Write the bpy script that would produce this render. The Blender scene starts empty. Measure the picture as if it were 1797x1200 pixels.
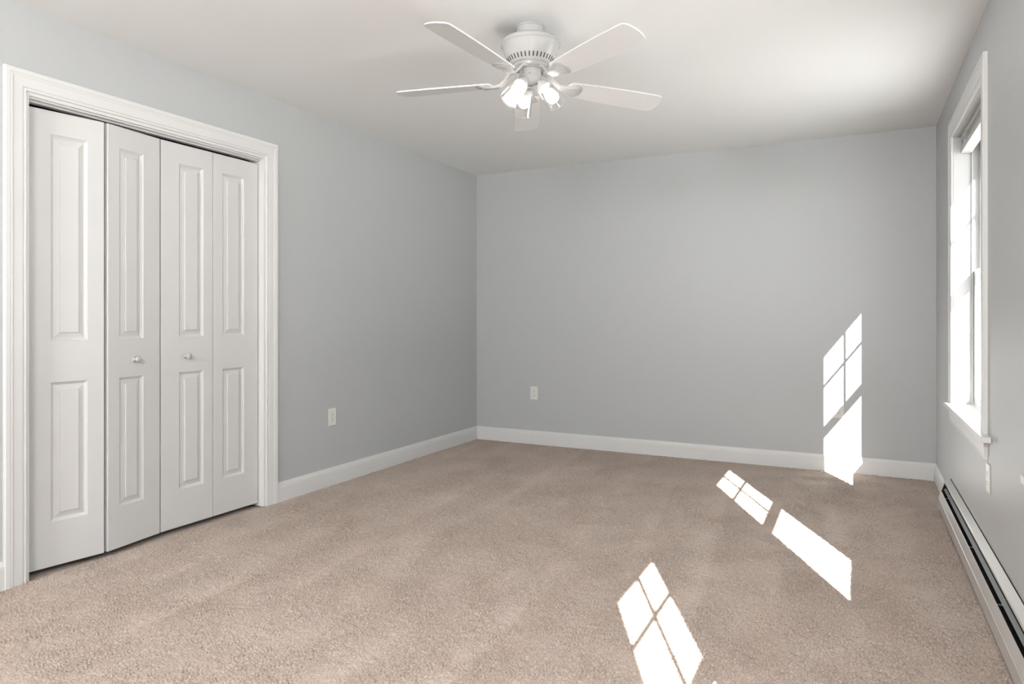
import bpy, bmesh, math, random
import numpy as np
from mathutils import Vector, Matrix

# ------------------------------------------------------------------ camera, world, lights, exposure
scene = bpy.context.scene
C = bpy.context.collection
PI = math.pi
R = math.radians

XL, XR, YB, YR, H = -3.144, 0.49, 5.503, -1.55, 2.44      # left, right, back, rear wall planes, ceiling height
XO = 0.70                                                   # outer face of the window wall

cam_d = bpy.data.cameras.new('camera')
cam = bpy.data.objects.new('camera', cam_d)
C.objects.link(cam)
cam.location = (0, 0, 1.122)
cam.rotation_euler = (R(90), 0, R(26.78))
cam_d.sensor_width = 36
cam_d.lens = 36 * 1197.8 / 1797
cam_d.shift_y = -42.5 / 1797
cam_d.clip_start = 0.02
scene.camera = cam

world = bpy.data.worlds.new('sky')
scene.world = world
world.use_nodes = True
bg = world.node_tree.nodes['Background']
bg.inputs['Color'].default_value = (0.93, 0.97, 1.0, 1)
bg.inputs['Strength'].default_value = 3.1

sun_d = bpy.data.lights.new('sun', 'SUN')
sun = bpy.data.objects.new('sun', sun_d)
C.objects.link(sun)
sun_d.energy = 58
sun_d.color = (1.0, 0.975, 0.945)
sun_d.angle = R(0.24)
sun.rotation_euler = Vector((-1, 2.07, -1.33)).to_track_quat('-Z', 'Y').to_euler()

# added fill: two unseen area lamps behind the photographer, no opening there
for (lx, turn, watts) in ((-0.1, 18, 62), (-2.3, -6, 66)):
    d_ = bpy.data.lights.new('rear_fill', 'AREA')
    o_ = bpy.data.objects.new('rear_fill', d_)
    C.objects.link(o_)
    d_.shape = 'RECTANGLE'
    d_.size = 0.8
    d_.size_y = 0.5
    d_.energy = watts
    d_.color = (1.0, 0.985, 0.965)
    o_.location = (lx, -1.4, 2.1)
    o_.rotation_euler = (R(77), 0, R(turn))

vs = scene.view_settings
vs.view_transform = 'Standard'
vs.look = 'None'
vs.gamma = 1
vs.exposure = 0.05
vs.use_curve_mapping = False

# ------------------------------------------------------------------ materials
def mat(name, col, rough=0.5, spec=0.5, bump=0, bump_scale=300, metal=0, var=0.0, bdist=0.001):
    m = bpy.data.materials.new(name)
    m.use_nodes = True
    nt = m.node_tree
    b = nt.nodes['Principled BSDF']
    b.inputs['Base Color'].default_value = (*col, 1)
    b.inputs['Roughness'].default_value = rough
    b.inputs['Specular IOR Level'].default_value = spec
    b.inputs['Metallic'].default_value = metal
    tc = nt.nodes.new('ShaderNodeTexCoord')
    if bump:
        n = nt.nodes.new('ShaderNodeTexNoise')
        n.inputs['Scale'].default_value = bump_scale
        n.inputs['Detail'].default_value = 3
        nt.links.new(tc.outputs['Object'], n.inputs['Vector'])
        bp = nt.nodes.new('ShaderNodeBump')
        bp.inputs['Strength'].default_value = bump
        bp.inputs['Distance'].default_value = bdist
        nt.links.new(n.outputs['Fac'], bp.inputs['Height'])
        nt.links.new(bp.outputs['Normal'], b.inputs['Normal'])
    if var:
        n2 = nt.nodes.new('ShaderNodeTexNoise')
        n2.inputs['Scale'].default_value = 1.7
        n2.inputs['Detail'].default_value = 4
        nt.links.new(tc.outputs['Object'], n2.inputs['Vector'])
        mx = nt.nodes.new('ShaderNodeMix')
        mx.data_type = 'RGBA'
        mx.inputs[6].default_value = (*[c * (1 - var) for c in col], 1)
        mx.inputs[7].default_value = (*[min(1, c * (1 + var)) for c in col], 1)
        nt.links.new(n2.outputs['Fac'], mx.inputs[0])
        nt.links.new(mx.outputs[2], b.inputs['Base Color'])
    return m

def thin_glass(name, tint, lo, hi, rough=0.02):
    """clear thin glass: lets light straight through, mirrors a little more towards grazing"""
    m = bpy.data.materials.new(name)
    m.use_nodes = True
    nt = m.node_tree
    nt.nodes.remove(nt.nodes['Principled BSDF'])
    out = nt.nodes['Material Output']
    tr = nt.nodes.new('ShaderNodeBsdfTransparent')
    tr.inputs['Color'].default_value = (*tint, 1)
    gl = nt.nodes.new('ShaderNodeBsdfGlossy')
    gl.inputs['Roughness'].default_value = rough
    gl.inputs['Color'].default_value = (1, 1, 1, 1)
    lw = nt.nodes.new('ShaderNodeLayerWeight')
    lw.inputs['Blend'].default_value = 0.25
    mr = nt.nodes.new('ShaderNodeMapRange')
    mr.inputs['To Min'].default_value = lo
    mr.inputs['To Max'].default_value = hi
    nt.links.new(lw.outputs['Facing'], mr.inputs['Value'])
    mx = nt.nodes.new('ShaderNodeMixShader')
    nt.links.new(mr.outputs[0], mx.inputs[0])
    nt.links.new(tr.outputs[0], mx.inputs[1])
    nt.links.new(gl.outputs[0], mx.inputs[2])
    nt.links.new(mx.outputs[0], out.inputs['Surface'])
    return m

def emit(name, col, s):
    m = bpy.data.materials.new(name)
    m.use_nodes = True
    b = m.node_tree.nodes['Principled BSDF']
    b.inputs['Base Color'].default_value = (0.9, 0.9, 0.9, 1)
    b.inputs['Emission Color'].default_value = (*col, 1)
    b.inputs['Emission Strength'].default_value = s
    return m

M_wall = mat('grey_wall_paint', (0.485, 0.498, 0.505), 0.42, 0.45, 0.05, 260, var=0.012)
M_ceil = mat('ceiling_paint', (0.865, 0.868, 0.866), 0.9, 0.2, 0.08, 160, var=0.01)
M_trim = mat('white_trim_paint', (0.70, 0.698, 0.695), 0.35, 0.4, 0.02, 120)
M_door = mat('white_door_paint', (0.635, 0.63, 0.625), 0.42, 0.4, 0.03, 200)
M_vinyl = mat('white_vinyl', (0.47, 0.472, 0.472), 0.3, 0.45)
M_plate = mat('ivory_plate_plastic', (0.74, 0.73, 0.69), 0.3, 0.5)
M_dark = mat('dark_slot', (0.02, 0.02, 0.02), 0.6, 0.2)
M_ventgap = mat('vent_gap_shade', (0.075, 0.073, 0.07), 0.6, 0.2)  # grey painted for the shade inside the motor vents
M_heat = mat('heater_enamel', (0.52, 0.505, 0.485), 0.3, 0.5, 0.02, 400)
M_heatin = mat('heater_inside_black', (0.016, 0.016, 0.017), 0.7, 0.15)
M_damp = mat('damper_grey_metal', (0.16, 0.16, 0.165), 0.4, 0.5)
M_steel = mat('bracket_steel', (0.45, 0.5, 0.53), 0.3, 0.5, metal=0.8)
M_fan = mat('fan_white_enamel', (0.49, 0.487, 0.482), 0.25, 0.5)
M_blade = mat('fan_blade_white', (0.72, 0.715, 0.708), 0.28, 0.5, 0.01, 90)
M_blind = mat('blind_slat_white', (0.52, 0.51, 0.50), 0.4, 0.4, 0.02, 150)
M_pane = thin_glass('window_glass', (0.97, 0.98, 0.98), 0.03, 0.5)
M_shade = thin_glass('clear_lamp_glass', (0.97, 0.97, 0.97), 0.04, 0.75, 0.04)
M_clip = thin_glass('clear_plastic', (0.9, 0.9, 0.92), 0.15, 0.7, 0.1)
M_bulb = emit('lit_bulb', (1.0, 0.93, 0.84), 14)
M_outside = mat('siding_white', (0.7, 0.7, 0.69), 0.6, 0.3)
M_ground = mat('ground_outside', (0.66, 0.66, 0.65), 0.9, 0.1, 0.3, 30, var=0.1)
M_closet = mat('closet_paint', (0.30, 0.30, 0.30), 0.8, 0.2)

def carpet_mat():
    m = bpy.data.materials.new('beige_carpet')
    m.use_nodes = True
    nt = m.node_tree
    N = nt.nodes
    L = nt.links.new
    b = N['Principled BSDF']
    b.inputs['Roughness'].default_value = 0.95
    b.inputs['Specular IOR Level'].default_value = 0.05
    b.inputs['Sheen Weight'].default_value = 0.12
    b.inputs['Sheen Roughness'].default_value = 0.5
    tc = N.new('ShaderNodeTexCoord')
    def noise(scale, detail=2, sc=None, rough=0.5):
        n = N.new('ShaderNodeTexNoise')
        n.inputs['Scale'].default_value = scale
        n.inputs['Detail'].default_value = detail
        n.inputs['Roughness'].default_value = rough
        if sc:
            mp = N.new('ShaderNodeMapping')
            mp.inputs['Scale'].default_value = sc
            L(tc.outputs['Object'], mp.inputs['Vector'])
            L(mp.outputs[0], n.inputs['Vector'])
        else:
            L(tc.outputs['Object'], n.inputs['Vector'])
        return n.outputs['Fac']
    def math_(op, a, bb=None, clamp=False):
        n = N.new('ShaderNodeMath')
        n.operation = op
        n.use_clamp = clamp
        for i, v in ((0, a), (1, bb)):
            if v is None:
                continue
            if isinstance(v, (int, float)):
                n.inputs[i].default_value = v
            else:
                L(v, n.inputs[i])
        return n.outputs[0]
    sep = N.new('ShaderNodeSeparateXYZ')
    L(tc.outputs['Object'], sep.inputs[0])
    # vacuum passes: pile-lay shading put into the colour, bands with one crisp edge
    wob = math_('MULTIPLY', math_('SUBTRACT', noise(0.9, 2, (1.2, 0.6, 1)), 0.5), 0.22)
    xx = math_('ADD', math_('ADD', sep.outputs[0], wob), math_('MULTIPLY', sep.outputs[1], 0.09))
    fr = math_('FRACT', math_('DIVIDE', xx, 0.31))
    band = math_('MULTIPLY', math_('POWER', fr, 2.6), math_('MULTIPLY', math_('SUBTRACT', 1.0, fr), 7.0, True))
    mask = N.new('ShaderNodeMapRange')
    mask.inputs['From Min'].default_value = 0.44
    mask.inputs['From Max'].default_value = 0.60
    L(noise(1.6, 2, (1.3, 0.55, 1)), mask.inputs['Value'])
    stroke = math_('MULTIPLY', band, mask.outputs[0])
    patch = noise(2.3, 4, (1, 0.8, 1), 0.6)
    fleck = noise(150, 3, None, 0.65)  # yarn tone, plus dark flecks painted for the shaded gaps between tufts
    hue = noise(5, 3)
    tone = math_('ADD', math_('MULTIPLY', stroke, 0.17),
                 math_('ADD', math_('MULTIPLY', patch, 0.36), math_('MULTIPLY', fleck, 0.95)))
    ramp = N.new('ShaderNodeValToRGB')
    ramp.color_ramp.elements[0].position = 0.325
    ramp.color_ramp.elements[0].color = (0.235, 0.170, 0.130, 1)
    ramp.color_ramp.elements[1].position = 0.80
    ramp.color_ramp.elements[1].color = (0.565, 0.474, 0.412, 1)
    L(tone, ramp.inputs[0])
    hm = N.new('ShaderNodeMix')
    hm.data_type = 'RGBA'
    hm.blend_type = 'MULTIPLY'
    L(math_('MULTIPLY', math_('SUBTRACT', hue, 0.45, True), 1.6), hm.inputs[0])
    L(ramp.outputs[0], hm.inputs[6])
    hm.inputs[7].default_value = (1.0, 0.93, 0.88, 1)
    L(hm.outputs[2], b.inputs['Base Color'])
    bp = N.new('ShaderNodeBump')
    bp.inputs['Strength'].default_value = 0.6
    bp.inputs['Distance'].default_value = 0.004
    L(noise(260, 3, None, 0.7), bp.inputs['Height'])
    L(bp.outputs[0], b.inputs['Normal'])
    return m
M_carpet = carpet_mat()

# ------------------------------------------------------------------ helpers
def link(name, me, m, parent=None, loc=None, rot=None, smooth=False):
    o = bpy.data.objects.new(name, me)
    if m is not None:
        me.materials.append(m)
    C.objects.link(o)
    if parent is not None:
        o.parent = parent
    if loc is not None:
        o.location = loc
    if rot is not None:
        o.rotation_euler = rot
    if smooth:
        for p in me.polygons:
            p.use_smooth = True
    return o

def obj(name, bm, m, parent=None, loc=None, rot=None, smooth=False, angle=None):
    bmesh.ops.recalc_face_normals(bm, faces=bm.faces)
    if angle is not None:
        for f in bm.faces:
            f.smooth = True
        for e in bm.edges:
            if len(e.link_faces) == 2 and e.calc_face_angle(0) > angle:
                e.smooth = False
    me = bpy.data.meshes.new(name)
    bm.to_mesh(me)
    bm.free()
    return link(name, me, m, parent, loc, rot, smooth)

def empty(name, loc=(0, 0, 0), rot=(0, 0, 0), parent=None):
    o = bpy.data.objects.new(name, None)
    o.empty_display_size = 0.05
    C.objects.link(o)
    o.location = loc
    o.rotation_euler = rot
    if parent is not None:
        o.parent = parent
    return o

def tag(o, label, cat, group=None, kind=None):
    o['label'] = label
    o['category'] = cat
    if group:
        o['group'] = group
    if kind:
        o['kind'] = kind
    return o

def box(bm, x0, x1, y0, y1, z0, z1, bev=0.0, seg=1):
    vs_ = [bm.verts.new((x, y, z)) for x in (x0, x1) for y in (y0, y1) for z in (z0, z1)]
    idx = [(0, 1, 3, 2), (4, 6, 7, 5), (0, 4, 5, 1), (2, 3, 7, 6), (0, 2, 6, 4), (1, 5, 7, 3)]
    fs = [bm.faces.new([vs_[i] for i in f]) for f in idx]
    if bev:
        es = {e for f in fs for e in f.edges}
        bmesh.ops.bevel(bm, geom=list(es), offset=bev, segments=seg, affect='EDGES', profile=0.5)

def B(*a, **k):
    bm = bmesh.new()
    box(bm, *a, **k)
    return bm

def prism(bm, poly, y0, y1, axis='y'):
    """closed polygon of (x,z) drawn out along y; axis 'x': polygon of (y,z) along x; axis 'z': (x,y) along z"""
    def P(a, b, t):
        return {'y': (a, t, b), 'x': (t, a, b), 'z': (a, b, t)}[axis]
    A = [bm.verts.new(P(a, b, y0)) for a, b in poly]
    D = [bm.verts.new(P(a, b, y1)) for a, b in poly]
    n = len(poly)
    for i in range(n):
        bm.faces.new((A[i], A[(i + 1) % n], D[(i + 1) % n], D[i]))
    bm.faces.new(A)
    bm.faces.new(D[::-1])

def lathe(bm, prof, n=48, mtx=None, closed=False):
    rings = []
    for r, z in prof:
        if r < 1e-6:
            rings.append([bm.verts.new((0, 0, z))])
        else:
            rings.append([bm.verts.new((r * math.cos(2 * PI * i / n), r * math.sin(2 * PI * i / n), z)) for i in range(n)])
    vsn = [v for r_ in rings for v in r_]
    pairs = list(zip(rings[:-1], rings[1:]))
    if closed:
        pairs.append((rings[-1], rings[0]))
    for a, b in pairs:
        for i in range(n):
            j = (i + 1) % n
            if len(a) == 1 and len(b) == 1:
                continue
            if len(a) == 1:
                bm.faces.new((a[0], b[i], b[j]))
            elif len(b) == 1:
                bm.faces.new((a[i], b[0], a[j]))
            else:
                bm.faces.new((a[i], b[i], b[j], a[j]))
    if mtx is not None:
        bmesh.ops.transform(bm, matrix=mtx, verts=vsn)

def sweep_frame(bm, prof, u0, u1, w0, w1, P, closed=False):
    """mitred casing; prof = (d outwards from opening edge, t off the wall). P(u,w,t) -> xyz"""
    cols = []
    for d, t in prof:
        if closed:
            path = [(u0 - d, w0 - d), (u0 - d, w1 + d), (u1 + d, w1 + d), (u1 + d, w0 - d)]
        else:
            path = [(u0 - d, w0), (u0 - d, w1 + d), (u1 + d, w1 + d), (u1 + d, w0)]
        cols.append([bm.verts.new(P(u, w, t)) for u, w in path])
    k = 4 if closed else 3
    for a, b in zip(cols[:-1], cols[1:]):
        for i in range(k):
            j = (i + 1) % 4
            bm.faces.new((a[i], a[j], b[j], b[i]))
    a, b = cols[-1], cols[0]
    for i in range(k):
        j = (i + 1) % 4
        bm.faces.new((a[i], a[j], b[j], b[i]))
    if not closed:
        bm.faces.new([c[0] for c in cols])
        bm.faces.new([c[3] for c in cols])

CASING = [(0, 0), (0, .009), (.002, .012), (.009, .012), (.011, .0085), (.0135, .0085), (.015, .012), (.018, .0125),
          (.052, .0145), (.057, .017), (.061, .017), (.064, .0155), (.067, .018), (.083, .018), (.086, .015), (.086, 0)]

# ------------------------------------------------------------------ room shell
# floor: pile carpet, real small tufts
def make_floor():
    step = 0.0040
    x0, x1, y0, y1 = XL, XR, 0.95, YB
    nx, ny = int((x1 - x0) / step) + 1, int((y1 - y0) / step) + 1
    xs = np.linspace(x0, x1, nx)
    ys = np.linspace(y0, y1, ny)
    rng = np.random.default_rng(7)
    fx = np.fft.fftfreq(nx, step)[:, None]
    fy = np.fft.fftfreq(ny, step)[None, :]
    f = np.sqrt(fx ** 2 + fy ** 2)
    def band(lam, width):
        w = rng.standard_normal((nx, ny))
        g = np.exp(-((f - 1 / lam) / (width / lam)) ** 2)
        h = np.real(np.fft.ifft2(np.fft.fft2(w) * g))
        return h / h.std()
    big = band(0.30, 0.6)
    h = 0.0029 * band(0.0112, 0.42) * (1.0 + 0.25 * np.clip(big, -1.5, 1.5)) + 0.0009 * band(0.045, 0.5)
    h = np.clip(h, -0.011, 0.008) - 0.001
    edge = np.minimum.reduce([np.broadcast_to((ys - y0)[None, :], h.shape)]) / 0.05
    h = h * np.clip(edge, 0, 1)
    co = np.empty((nx, ny, 3), np.float32)
    co[..., 0] = xs[:, None]
    co[..., 1] = ys[None, :]
    co[..., 2] = h
    idx = np.arange(nx * ny, dtype=np.int32).reshape(nx, ny)
    q = np.stack([idx[:-1, :-1], idx[1:, :-1], idx[1:, 1:], idx[:-1, 1:]], -1).reshape(-1, 4)
    # plain strips: behind the camera, inside the closet
    ex = [(XL, YR), (XR, YR), (XR, y0), (XL, y0), (-3.85, 1.25), (XL + .06, 1.25), (XL + .06, 3.25), (-3.85, 3.25)]
    n0 = nx * ny
    verts = np.concatenate([co.reshape(-1, 3), np.array([(a, b, 0 if i < 4 else -.0085) for i, (a, b) in enumerate(ex)], np.float32)])
    q = np.concatenate([q, np.array([[n0, n0 + 1, n0 + 2, n0 + 3], [n0 + 4, n0 + 5, n0 + 6, n0 + 7]], np.int32)])
    me = bpy.data.meshes.new('floor')
    me.vertices.add(len(verts))
    me.vertices.foreach_set('co', verts.ravel())
    me.loops.add(q.size)
    me.loops.foreach_set('vertex_index', q.ravel())
    me.polygons.add(len(q))
    me.polygons.foreach_set('loop_start', np.arange(0, q.size, 4, dtype=np.int32))
    me.update(calc_edges=True)
    me.polygons.foreach_set('use_smooth', np.ones(len(q), bool))
    me.update()
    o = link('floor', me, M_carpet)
    return tag(o, 'beige plush wall to wall carpet with vacuum marks', 'carpet', kind='structure')
make_floor()

bm = B(XL - 0.8, XO, YR - 0.15, YB + 0.15, H, H + 0.12)
tag(obj('ceiling', bm, M_ceil), 'flat white painted ceiling above the grey walls', 'ceiling', kind='structure')

DY0, DY1, DZ1 = 1.666, 2.955, 2.068           # closet opening
def wall_with_holes(name, plane, x0, x1, ya, yb, za, zb, holes, m, label):
    """wall slab (x0..x1 thick) running along y with rectangular holes (y0,y1,z0,z1)"""
    bm = bmesh.new()
    ycuts = sorted({ya, yb, *[h[0] for h in holes], *[h[1] for h in holes]})
    for a, b in zip(ycuts[:-1], ycuts[1:]):
        mid = (a + b) / 2
        hs = sorted([(h[2], h[3]) for h in holes if h[0] < mid < h[1]])
        z = za
        for h0, h1 in hs:
            if h0 > z:
                box(bm, x0, x1, a, b, z, h0)
            z = h1
        if z < zb:
            box(bm, x0, x1, a, b, z, zb)
    bmesh.ops.remove_doubles(bm, verts=bm.verts, dist=1e-5)
    # drop the inner double faces between neighbouring slabs
    seen = {}
    for f in bm.faces:
        seen.setdefault(frozenset(v.index for v in f.verts), []).append(f)
    bm.verts.index_update()
    return tag(obj(name, bm, m), label, 'wall', kind='structure')

wall_with_holes('wall_left', 'x', XL - 0.115, XL, YR, YB, -0.02, H,
                [(DY0 - .02, DY1 + .02, -0.02, DZ1 + .02)], M_wall, 'grey wall holding the white closet doors')
bm = B(XL - 0.15, XO, YB, YB + 0.12, -0.02, H)
tag(obj('wall_back', bm, M_wall), 'wide grey wall at the far end of the room with sunlit patch', 'wall', kind='structure')
bm = B(XL - 0.15, XO, YR - 0.12, YR, -0.02, H)
tag(obj('wall_rear', bm, M_wall), 'grey wall behind the photographer', 'wall', kind='structure')

WY0, WY1, WZ0, WZ1 = 3.545, 4.57, 0.635, 2.14
SHIFTS = [0.0, -2.09, -4.21]
WIN = [(WY0 + s, WY1 + s) for s in SHIFTS]
wall_with_holes('wall_right', 'x', XR, XO, YR, YB + 0.12, -0.02, H,
                [(a - .02, b + .02, WZ0 - .03, WZ1 + .02) for a, b in WIN], M_wall, 'grey wall holding the white window and the heater')

# closet behind the bifold doors
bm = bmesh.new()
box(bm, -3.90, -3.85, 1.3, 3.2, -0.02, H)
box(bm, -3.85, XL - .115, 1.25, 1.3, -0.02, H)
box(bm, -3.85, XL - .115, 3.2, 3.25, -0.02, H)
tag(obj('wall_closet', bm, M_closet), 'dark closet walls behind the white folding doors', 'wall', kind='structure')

# outside: eave over the windows and the ground
bm = bmesh.new()
box(bm, XO, 1.10, YR - 1, YB + 1.5, 2.571, 2.70)
box(bm, XL - .8, 1.10, YR - 1, YB + 1.5, 2.70, 2.76)
tag(obj('roof_eave', bm, M_outside), 'white roof eave over the windows outside', 'eave', kind='structure')
bm = B(XO + .005, 40, -30, 40, -0.62, -0.6)
tag(obj('ground', bm, M_ground), 'bright ground outside the window', 'ground', kind='structure')

# baseboards
BASE = [(0, 0), (.014, 0), (.014, .088), (.0125, .091), (.0125, .098), (.0095, .101), (.0085, .108), (.0055, .114), (.005, .120), (0, .120)]
def baseboard(name, side, a, b, label):
    bm = bmesh.new()
    if side == 'left':
        prism(bm, [(XL + t, z) for t, z in BASE], a, b, 'y')
    elif side == 'right':
        prism(bm, [(XR - t, z) for t, z in BASE], a, b, 'y')
    else:
        prism(bm, [(YB - t, z) for t, z in BASE], a, b, 'x')
    return tag(obj(name, bm, M_trim), label, 'baseboard', kind='structure')
baseboard('baseboard_left', 'left', DY1 + .013 + .086, YB, 'white baseboard running from the closet to the far corner')
baseboard('baseboard_left.001', 'left', YR, DY0 - .013 - .086, 'short piece of white baseboard at the near side of the closet casing')
baseboard('baseboard_back', 'back', XL, XR, 'long white baseboard along the far grey wall')
baseboard('baseboard_right', 'right', 4.692, YB, 'short white baseboard between heater end and corner')

# ------------------------------------------------------------------ closet: casing, jamb and folding doors
bm = bmesh.new()
sweep_frame(bm, CASING, DY0 - .013, DY1 + .013, 0, DZ1 + .014, lambda u, w, t: (XL + t, u, w))
tr = obj('trim_1', bm, M_trim)
tag(tr, 'white moulded casing around the closet doors', 'door casing', kind='structure')
bm = bmesh.new()
box(bm, XL - .115, XL + .002, DY0 - .019, DY0, 0, DZ1)
box(bm, XL - .115, XL + .002, DY1, DY1 + .019, 0, DZ1)
box(bm, XL - .115, XL + .002, DY0 - .019, DY1 + .019, DZ1, DZ1 + .019)
obj('jamb', bm, M_trim, tr)
bm = bmesh.new()
box(bm, XL - .022, XL - .010, DY0, DY1, DZ1 - .008, DZ1, .002)
box(bm, XL - .040, XL - .072, DY0, DY1, DZ1 - .014, DZ1)
obj('track', bm, M_trim, tr)

LW, LH, LT = 0.3165, 2.018, 0.034
ZP = [(0.197, 0.815), (1.000, 1.915)]
def leaf_mesh(pa, pb, LW):
    """leaf in local coords: hinge edge y=0..LW, front face at x=0, thickness towards -x"""
    bm = bmesh.new()
    def q(*pts):
        bm.faces.new([bm.verts.new(p) for p in pts])
    zc = [0, ZP[0][0], ZP[0][1], ZP[1][0], ZP[1][1], LH]
    yc = [0, pa, pb, LW]
    e = .0015
    for i in range(3):
        for j in range(5):
            if i == 1 and j in (1, 3):
                continue
            a, b = yc[i] + (e if i == 0 else 0), yc[i + 1] - (e if i == 2 else 0)
            c, d = zc[j] + (e if j == 0 else 0), zc[j + 1] - (e if j == 4 else 0)
            q((0, a, c), (0, b, c), (0, b, d), (0, a, d))
    rings = [(0, 0), (.002, -.0035), (.006, -.0055), (.009, -.0085), (.012, -.0105), (.0145, -.0105), (.036, -.0060), (.0365, -.0008), (.039, -.0002)]
    for c, d in ZP:
        rr = []
        for o_, dep in rings:
            rr.append([bm.verts.new(p) for p in ((dep, pa + o_, c + o_), (dep, pb - o_, c + o_), (dep, pb - o_, d - o_), (dep, pa + o_, d - o_))])
        for A, D in zip(rr[:-1], rr[1:]):
            for k in range(4):
                bm.faces.new((A[k], A[(k + 1) % 4], D[(k + 1) % 4], D[k]))
        bm.faces.new(rr[-1])
    # edges and back
    f = [(0, e, e), (0, LW - e, e), (0, LW - e, LH - e), (0, e, LH - e)]
    g = [(-e, 0, 0), (-e, LW, 0), (-e, LW, LH), (-e, 0, LH)]
    h = [(-LT, 0, 0), (-LT, LW, 0), (-LT, LW, LH), (-LT, 0, LH)]
    for k in range(4):
        n = (k + 1) % 4
        q(f[k], f[n], g[n], g[k])
        q(g[k], g[n], h[n], h[k])
    q(*h[::-1])
    bmesh.ops.remove_doubles(bm, verts=bm.verts, dist=1e-6)
    return bm

KNOB = [(0, -.002), (.014, -.002), (.014, .002), (.009, .004), (.0075, .012), (.012, .017), (.0165, .023), (.0165, .028), (.013, .033), (.006, .0355), (0, .036)]
def bifold(name, pts, label, outer_first, knob_leaf):
    root = empty(name, (pts[0][0][0], pts[0][0][1], 0.02))
    tag(root, label, 'closet door', kind='structure')
    for i, (a, b) in enumerate(pts):
        ang = math.atan2(-(b[0] - a[0]), b[1] - a[1])
        wd = math.hypot(b[0] - a[0], b[1] - a[1])
        pa, pb = ((.105, .255) if (i == 0) == outer_first else (.0615, .2115 if wd > .31 else .198))
        lf = obj('leaf', leaf_mesh(pa, pb, wd), M_door, root, (a[0] - pts[0][0][0], a[1] - pts[0][0][1], 0), (0, 0, ang))
        if i == knob_leaf:
            kb = bmesh.new()
            lathe(kb, KNOB, 24, Matrix.Rotation(R(90), 4, 'Y'))
            obj('knob', kb, M_vinyl, lf, (0, 0.5 * LW - (.012 if outer_first else .022), 0.898), smooth=True)
    return root
bifold('door_1', [((-3.199, 1.6735), (-3.150, 1.9960)), ((-3.147, 2.0120), (-3.184, 2.3080))],
       'white bifold closet door standing slightly ajar, nearer the photographer', True, 1)
bifold('door_2', [((-3.186, 2.3145), (-3.186, 2.631)), ((-3.186, 2.6345), (-3.186, 2.951))],
       'white bifold closet door shut flat, next to the bare grey wall', True, 0)

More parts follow.
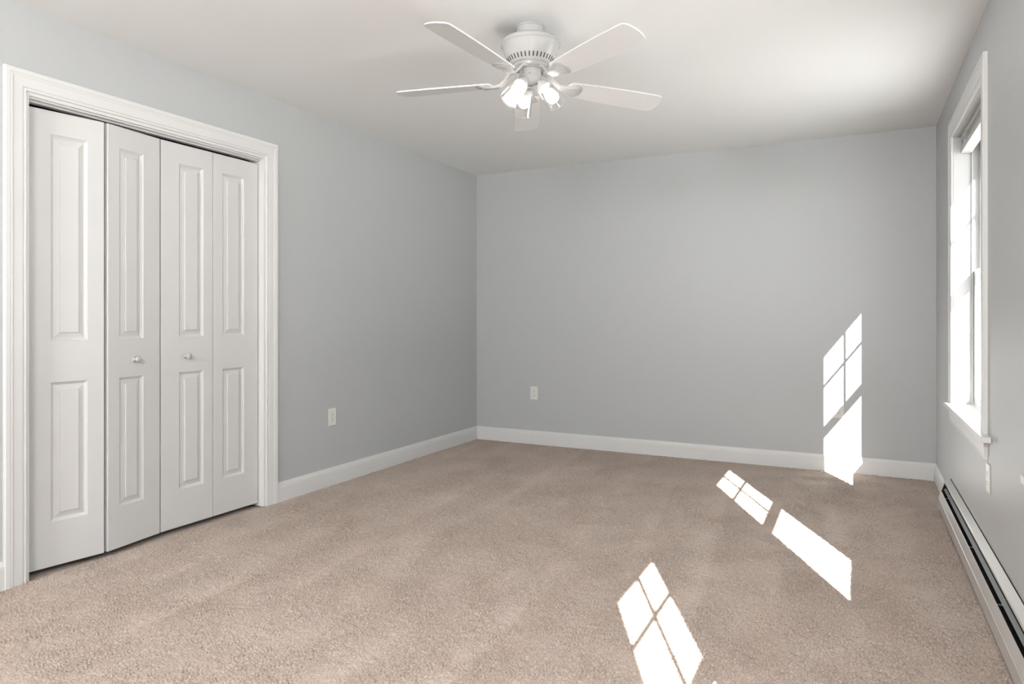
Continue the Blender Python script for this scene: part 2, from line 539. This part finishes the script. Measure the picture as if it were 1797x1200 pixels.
# ------------------------------------------------------------------ windows
WCAS = [(0, 0), (0, .009), (.003, .012), (.012, .012), (.015, .009), (.018, .0125), (.055, .0145), (.060, .016), (.070, .0155), (.074, .018), (.090, .018), (.094, .015), (.094, 0)]
def make_window(name, y0, y1, label):
    w = empty(name, (XR, (y0 + y1) / 2, WZ0))
    tag(w, label, 'window', kind='structure')
    off = (-XR, -(y0 + y1) / 2, -WZ0)
    def part(nm, bm, m, parent=w, **k):
        bmesh.ops.translate(bm, vec=off, verts=bm.verts)
        return obj(nm, bm, m, parent, **k)
    bm = bmesh.new()
    sweep_frame(bm, WCAS, y0 - .004, y1 + .004, WZ0, WZ1 + .004, lambda u, ww, t: (XR - t, u, ww))
    part('casing', bm, M_trim)
    bm = bmesh.new()
    box(bm, XR - .001, XO + .004, y0 - .019, y0, WZ0 - .02, WZ1)
    box(bm, XR - .001, XO + .004, y1, y1 + .019, WZ0 - .02, WZ1)
    box(bm, XR - .001, XO + .004, y0 - .019, y1 + .019, WZ1, WZ1 + .019)
    # vinyl side tracks and outer stops
    for (a, b) in ((y0, y0 + .014), (y1 - .014, y1)):
        box(bm, .574, .582, a, b, WZ0, WZ1, .001)
        box(bm, .636, .660, a, b, WZ0, WZ1)
    box(bm, .574, .582, y0, y1, WZ1 - .014, WZ1, .001)
    part('jamb', bm, M_vinyl)
    bm = bmesh.new()
    for (a, b) in ((y0 - .05, y0 + .025), (y1 - .05, y1 + .05)):
        box(bm, XO, XO + .022, a, b, WZ0 - .06, WZ1 + .06)
    box(bm, XO, XO + .022, y0 - .05, y1 + .05, WZ1 - .02, WZ1 + .06)
    part('exterior_trim', bm, M_outside)
    # stool with horns, and the sloped outer sill
    bm = bmesh.new()
    ha, hb = y0 - .20, y1 + .125
    prism(bm, [(XR - .002, ha), (XR - .034, ha), (XR - .036, ha + .003), (XR - .036, hb - .003), (XR - .034, hb), (XR - .002, hb),
               (XR - .002, y1), (.586, y1), (.586, y0), (XR - .002, y0)], WZ0 - .022, WZ0, 'z')
    part('stool', bm, M_trim)
    bm = bmesh.new()
    prism(bm, [(.584, WZ0 - .03), (.584, WZ0 - .004), (XO + .05, WZ0 - .035), (XO + .05, WZ0 - .06)], y0 - .019, y1 + .019, 'y')
    part('sill', bm, M_vinyl)
    bm = bmesh.new()
    AP = [(XR, WZ0 - .022), (XR - .017, WZ0 - .022), (XR - .017, WZ0 - .034), (XR - .014, WZ0 - .040), (XR - .0125, WZ0 - .092), (XR - .009, WZ0 - .098), (XR - .008, WZ0 - .108), (XR, WZ0 - .110)]
    prism(bm, AP, y0 - .098, y1 + .085, 'y')
    part('apron', bm, M_trim)
    def sash(nm, xa, xb, za, zb, bot, top, st, grid):
        bm = bmesh.new()
        box(bm, xa, xb, y0 + .006, y0 + st, za, zb, .002)
        box(bm, xa, xb, y1 - st, y1 - .006, za, zb, .002)
        box(bm, xa, xb, y0 + st - .002, y1 - st + .002, za, za + bot, .002)
        box(bm, xa, xb, y0 + st - .002, y1 - st + .002, zb - top, zb, .002)
        s = part(nm, bm, M_vinyl)
        xm = (xa + xb) / 2
        part('glass_pane', B(xm - .002, xm + .002, y0 + st - .004, y1 - st + .004, za + bot - .004, zb - top + .004), M_pane, s)
        if grid:
            bm = bmesh.new()
            ym, zm = (y0 + y1) / 2, (za + bot + zb - top) / 2
            box(bm, xm - .005, xm + .005, ym - .009, ym + .009, za + bot - .003, zb - top + .003)
            box(bm, xm - .0045, xm + .0045, y0 + st - .003, y1 - st + .003, zm - .0085, zm + .0085)
            part('muntin', bm, M_vinyl, s)
        return s
    lo = sash('lower_sash', .585, .606, WZ0 + .002, 1.389, .056, .032, .046, False)
    up = sash('upper_sash', .611, .632, 1.357, WZ1 - .012, .032, .062, .046, True)
    for yy in ((y0 + y1) / 2,):
        bm = bmesh.new()
        box(bm, .586, .603, yy - .024, yy + .024, 1.3885, 1.393, .001)
        box(bm, .586, .594, yy - .004, yy + .018, 1.393, 1.397, .001)
        part('sash_lock', bm, M_vinyl, lo)
    return w
make_window('window_1', *WIN[0], 'white double hung window in the right wall with raised blind and sunlit stool')
make_window('window_2', *WIN[1], 'white double hung window just past the picture edge, only its stool end seen')
make_window('window_3', *WIN[2], 'white double hung window beside the photographer')

# raised blind in window_1
by0, by1 = WY0 + .012, WY1 - .012
bl = empty('window_blind', (.548, (WY0 + WY1) / 2, WZ1))
tag(bl, 'white blind drawn up into a short stack at the top of the window', 'blind')
def bpart(nm, bm, m, **k):
    bmesh.ops.translate(bm, vec=(-.548, -(WY0 + WY1) / 2, -WZ1), verts=bm.verts)
    return obj(nm, bm, m, bl, **k)
bpart('head_rail', B(.522, .570, by0, by1, WZ1 - .030, WZ1 - .001, .002), M_blind)
for i in range(7):
    z = WZ1 - .0335 - i * .0042
    bpart('slat', B(.526 + .001 * (i % 2), .572, by0 + .003, by1 - .003, z - .0026, z), M_blind)
bpart('bottom_rail', B(.521, .574, by0 + .001, by1 - .001, WZ1 - .097, WZ1 - .066, .003, seg=2), M_blind)
bm = bmesh.new()
box(bm, .514, .520, 4.30, 4.318, WZ1 - .075, WZ1 - .028, .002)
box(bm, .508, .516, 4.296, 4.322, WZ1 - .080, WZ1 - .072, .002)
bpart('clip', bm, M_clip)

# ------------------------------------------------------------------ baseboard heater
HY0, HY1 = YR + .05, 4.690
ht = empty('baseboard_heater', (XR, (HY0 + HY1) / 2, 0))
tag(ht, 'long low grey baseboard heater on the carpet under the window', 'heater')
hoff = (-XR, -(HY0 + HY1) / 2, 0)
def hpart(nm, bm, m, **k):
    bmesh.ops.translate(bm, vec=hoff, verts=bm.verts)
    return obj(nm, bm, m, ht, **k)
ye = HY1 - .012
bm = bmesh.new()
prism(bm, [(.4885, .012), (.4885, .189), (.4865, .189), (.4865, .012)], HY0, ye)
hpart('back_plate', bm, M_heatin)
bm = bmesh.new()
prism(bm, [(.4858, .1870), (.4620, .1705), (.4590, .1670), (.4580, .1600), (.4592, .1600), (.4602, .1655), (.4630, .1688), (.4858, .1852)], HY0, ye)
hpart('hood', bm, M_heat)
bm = bmesh.new()
prism(bm, [(.4660, .1330), (.4525, .1255), (.4515, .1268), (.4655, .1345)], HY0, ye)
hpart('damper', bm, M_damp)
bm = bmesh.new()
prism(bm, [(.4425, .1140), (.4405, .1155), (.4393, .1138), (.4288, .0740), (.4268, .0720), (.4266, .0700), (.4273, .0680), (.4273, .0140), (.4293, .0140), (.4293, .0690), (.4308, .0730), (.4412, .1125)], HY0, ye)
hpart('front_panel', bm, M_heat)
EC = [(.4895, .004), (.4895, .1905), (.4625, .1730), (.4565, .1680), (.4385, .1170), (.4265, .0740), (.4252, .0710), (.4258, .004)]
bm = bmesh.new()
prism(bm, EC, HY1 - .0135, HY1)
hpart('end_cap', bm, M_heat)
bm = bmesh.new()
prism(bm, EC, HY0 - .002, HY0 + .012)
hpart('end_cap', bm, M_heat)
bm = bmesh.new()
box(bm, .436, .484, HY0 + .03, ye - .02, .045, .085)
prism(bm, [(.4290, .02), (.4290, .068), (.4410, .112), (.4580, .160), (.4850, .182), (.4850, .02)], ye - .012, ye - .004)  # added black plate, stands in for the shade at the slot end
prism(bm, [(.455 + .010 * math.cos(a * PI / 4), .062 + .010 * math.sin(a * PI / 4)) for a in range(8)], HY0 + .02, ye - .02)
hpart('heating_element', bm, M_heatin)
for yy in (4.53, 3.62, 2.94, 2.15, 1.3, .4, -.5):
    bm = bmesh.new()
    box(bm, .4415, .4600, yy - .006, yy + .006, .104, .1055)
    box(bm, .4600, .4865, yy - .006, yy + .006, .104, .1265)
    hpart('bracket', bm, M_steel)

# ------------------------------------------------------------------ wall outlets
def outlet(loc, rotz, label):
    root = empty('wall_outlet', loc, (0, 0, rotz))
    tag(root, label, 'outlet')
    obj('plate', B(-.036, .036, -.0055, 0, -.059, .059, .003, seg=2), M_plate, root)
    for s in (-1, 1):
        zc = s * .0195
        bm = bmesh.new()
        poly = []
        for k in range(24):
            a = 2 * PI * k / 24
            poly.append((.017 * math.cos(a), zc + max(-.0135, min(.0135, .0172 * math.sin(a)))))
        prism(bm, poly, -.0068, -.005)
        rc = obj('receptacle', bm, M_plate, root)
        bm = bmesh.new()
        box(bm, -.0078, -.0056, -.0072, -.0066, zc - .002, zc + .0065)
        box(bm, .0056, .0074, -.0072, -.0066, zc - .001, zc + .0060)
        prism(bm, [(.0027 * math.cos(2 * PI * k / 10), zc - .0075 + .0027 * math.sin(2 * PI * k / 10)) for k in range(10)], -.0072, -.0066)
        obj('slots', bm, M_dark, rc)
    bm = bmesh.new()
    lathe(bm, [(0, .0015), (.0025, .0012), (.003, 0), (.003, -.001)], 12, Matrix.Rotation(R(90), 4, 'X'))
    obj('screw', bm, M_steel, root, (0, -.0055, 0))
    return root
outlet((XL, 3.547, .456), R(90), 'ivory wall outlet on the left wall between closet and corner')
outlet((-2.556, YB, .453), 0, 'ivory wall outlet on the far wall near the left corner, in shade')
outlet((-.117, YB, .453), 0, 'white wall outlet on the far wall lying in the sunlit window patch')
outlet((XR, 3.415, .458), R(-90), 'wall outlet seen edge on below the window stool end above the heater')

# ------------------------------------------------------------------ ceiling fan
FX, FY = -1.322, 2.803
fan = empty('ceiling_fan', (FX, FY, H))
tag(fan, 'white five blade ceiling fan with three lit clear glass lamps', 'ceiling fan')
def lz(prof):
    return [(r, z - H) for r, z in prof]
bm = bmesh.new()
lathe(bm, lz([(0, 2.4395), (.064, 2.4395), (.064, 2.434), (.061, 2.431), (.061, 2.402), (.058, 2.398), (.045, 2.396), (.045, 2.380), (0, 2.380)]), 48)
obj('canopy', bm, M_fan, fan, angle=R(35))
bm = bmesh.new()
lathe(bm, lz([(0, 2.396), (.05, 2.395), (.098, 2.387), (.122, 2.377), (.133, 2.368), (.1365, 2.360), (.1350, 2.354), (.1300, 2.351), (.1275, 2.345),
              (.1190, 2.318), (.1080, 2.294), (.0950, 2.274), (.0880, 2.266), (.082, 2.264), (.060, 2.268), (0, 2.268)]), 72)
hs = obj('motor_housing', bm, M_fan, fan, angle=R(40))
bm = bmesh.new()
for k in range(36):
    a = 2 * PI * k / 36 + .05
    tmp = bmesh.new()
    box(tmp, -.0012, .0012, -.0028, .0028, -.0105, .0105)
    mt = Matrix.Rotation(a, 4, 'Z') @ Matrix.Translation((.1010, 0, 2.2838 - H)) @ Matrix.Rotation(R(32.5), 4, 'Y')
    bmesh.ops.transform(tmp, matrix=mt, verts=tmp.verts)
    me_t = bpy.data.meshes.new('tmp')
    tmp.to_mesh(me_t)
    tmp.free()
    bm.from_mesh(me_t)
    bpy.data.meshes.remove(me_t)
obj('vent', bm, M_ventgap, hs)
bm = bmesh.new()
lathe(bm, lz([(0, 2.272), (.078, 2.270), (.080, 2.262), (.076, 2.250), (.062, 2.246), (0, 2.246)]), 48)
obj('flywheel', bm, M_fan, fan, angle=R(35))
bm = bmesh.new()
lathe(bm, lz([(0, 2.250), (.058, 2.250), (.058, 2.243), (.0495, 2.242), (.0495, 2.214), (.0510, 2.213), (.0510, 2.208), (.0480, 2.206),
              (.0440, 2.196), (.0340, 2.184), (.0200, 2.177), (0, 2.175)]), 48)
sw = obj('switch_housing', bm, M_fan, fan, angle=R(35))
for (a, z) in ((-105, 2.232), (-105, 2.222), (-68, 2.216)):
    bm = bmesh.new()
    lathe(bm, [(0, .001), (.002, .0008), (.0022, 0)], 10, Matrix.Translation((.0497 * math.cos(R(a)), .0497 * math.sin(R(a)), z - H)) @ Matrix.Rotation(R(a), 4, 'Z') @ Matrix.Rotation(R(90), 4, 'Y'))
    obj('screw', bm, M_dark, sw)

# blades
ZB, PITCH, R0, RT, BW = 2.189 - H, -0.205, 0.175, 0.650, 0.128
def blade_outline():
    pts = []
    wr = .104
    def half(r):
        t = min(1, max(0, (r - R0) / (RT - .18 - R0)))
        return (wr + (BW + .006 - wr) * t) / 2
    # root: rounded
    for k in range(7):
        a = PI / 2 + PI * k / 6
        pts.append((R0 + .022 * math.cos(a) + .022 - .0, half(R0) * math.sin(a)))
    for r in (.3, .4, .5, .58):
        pts.append((r, -half(r)))
    # tip: gently bowed with small rounded corners
    hw = half(RT)
    rc = .022
    for k in range(5):
        a = -PI / 2 + (PI / 2 - .25) * k / 4
        pts.append((RT - rc + rc * math.cos(a), -hw + rc + rc * math.sin(a)))
    for k in range(1, 6):
        v = -hw + rc + (2 * hw - 2 * rc) * k / 6
        pts.append((RT + .008 * (1 - (v / (hw - rc)) ** 2), v))
    for k in range(5):
        a = .25 + (PI / 2 - .25) * k / 4
        pts.append((RT - rc + rc * math.cos(a), hw - rc + rc * math.sin(a)))
    for r in (.58, .5, .4, .3):
        pts.append((r, half(r)))
    return pts
OUT = blade_outline()
TILT = Matrix(((1, 0, 0, 0), (0, 1, 0, 0), (-.005, -.064, 1, 0), (0, 0, 0, 1)))
def arc_plate(r0, r1, hw0, hw1, n=10):
    pts = [(r0, -hw0)]
    for k in range(n + 1):
        a = -PI / 2 + PI * k / n
        pts.append((r1 - hw1 * .62 + hw1 * .62 * math.cos(a), hw1 * math.sin(a)))
    pts.append((r0, hw0))
    return pts
for k in range(5):
    a = R(-98.63 + 72 * k)
    dx, dy = math.cos(a), math.sin(a)
    # the rotor hangs a few degrees out of level
    e = Matrix.Rotation(a, 3, 'Z').to_euler()
    up = Vector((.005, .064, 1)).normalized()
    rad = Vector((dx, dy, -.005 * dx - .064 * dy)).normalized()
    tan = up.cross(rad)
    base = Matrix((rad, tan, up)).transposed().to_4x4()
    mt = Matrix.Translation((0, 0, ZB)) @ base @ Matrix.Rotation(PITCH, 4, 'X')
    bm = bmesh.new()
    prism(bm, OUT, -.003, .003, 'z')
    bmesh.ops.bevel(bm, geom=[ed for ed in bm.edges if abs(ed.verts[0].co.z - ed.verts[1].co.z) < 1e-6], offset=.0012, segments=1, affect='EDGES')
    b_ = obj('blade', bm, M_blade, fan)
    b_.matrix_local = mt
    # blade iron: shaped plate under the blade with a rim, and a bent arm to the flywheel
    bm = bmesh.new()
    prism(bm, arc_plate(.150, .252, .020, .046), -.0065, -.0031, 'z')
    prism(bm, arc_plate(.150, .244, .015, .038), -.0090, -.0064, 'z')
    prism(bm, arc_plate(.150, .234, .011, .029), -.0115, -.0089, 'z')
    # arm, swept from plate up to the flywheel
    secs = [(.200, -.009, .020, .003), (.165, -.009, .021, .004), (.140, -.003, .017, .006), (.115, .020, .013, .007), (.092, .048, .013, .007), (.070, .058, .015, .006), (.060, .059, .015, .006)]
    rows = []
    for r_, z_, hw_, th_ in secs:
        f = max(0, min(1, (.165 - r_) / .08))
        un = Matrix.Rotation(-PITCH * f, 3, 'X')
        rows.append([bm.verts.new(Vector((r_, 0, z_)) + un @ Vector((0, s_ * hw_, t_ * th_))) for s_, t_ in ((-1, -1), (1, -1), (1, 1), (-1, 1))])
    for A, D in zip(rows[:-1], rows[1:]):
        for i in range(4):
            bm.faces.new((A[i], A[(i + 1) % 4], D[(i + 1) % 4], D[i]))
    bm.faces.new(rows[0])
    bm.faces.new(rows[-1])
    obj('blade_iron', bm, M_fan, b_, angle=R(30))

# three lamps
for az in (14, 134, 254):
    d = Vector((math.cos(R(az)), math.sin(R(az)), 0))
    axis = (d * .64 + Vector((0, 0, -.77))).normalized()
    org = Vector((0, 0, 2.197 - H)) + d * .034
    mt = Matrix.Translation(org) @ axis.to_track_quat('Z', 'Y').to_matrix().to_4x4()
    bm = bmesh.new()
    lathe(bm, [(0, 0), (.013, 0), (.013, .018), (.024, .022), (.030, .028), (.0325, .040), (.0325, .047), (.030, .049), (.018, .049), (.018, .040), (0, .040)], 32)
    so = obj('socket', bm, M_fan, fan, angle=R(35))
    so.matrix_local = mt
    outer = [(.0315, .038), (.0335, .044), (.0360, .056), (.0400, .080), (.0440, .110), (.0475, .140), (.0485, .146)]
    inner = [(r_ - .0022, z_) for r_, z_ in outer[::-1]]
    bm = bmesh.new()
    lathe(bm, outer + [(.0490, .1475), (.0470, .1480)] + inner, 40, closed=True)
    obj('glass_shade', bm, M_shade, so, smooth=True)
    bm = bmesh.new()
    lathe(bm, [(0, .046), (.012, .046), (.0125, .056), (.016, .064), (.0235, .076), (.0275, .088), (.0275, .096), (.0235, .108), (.0140, .1155), (0, .118)], 28)
    obj('bulb', bm, M_bulb, so, smooth=True)
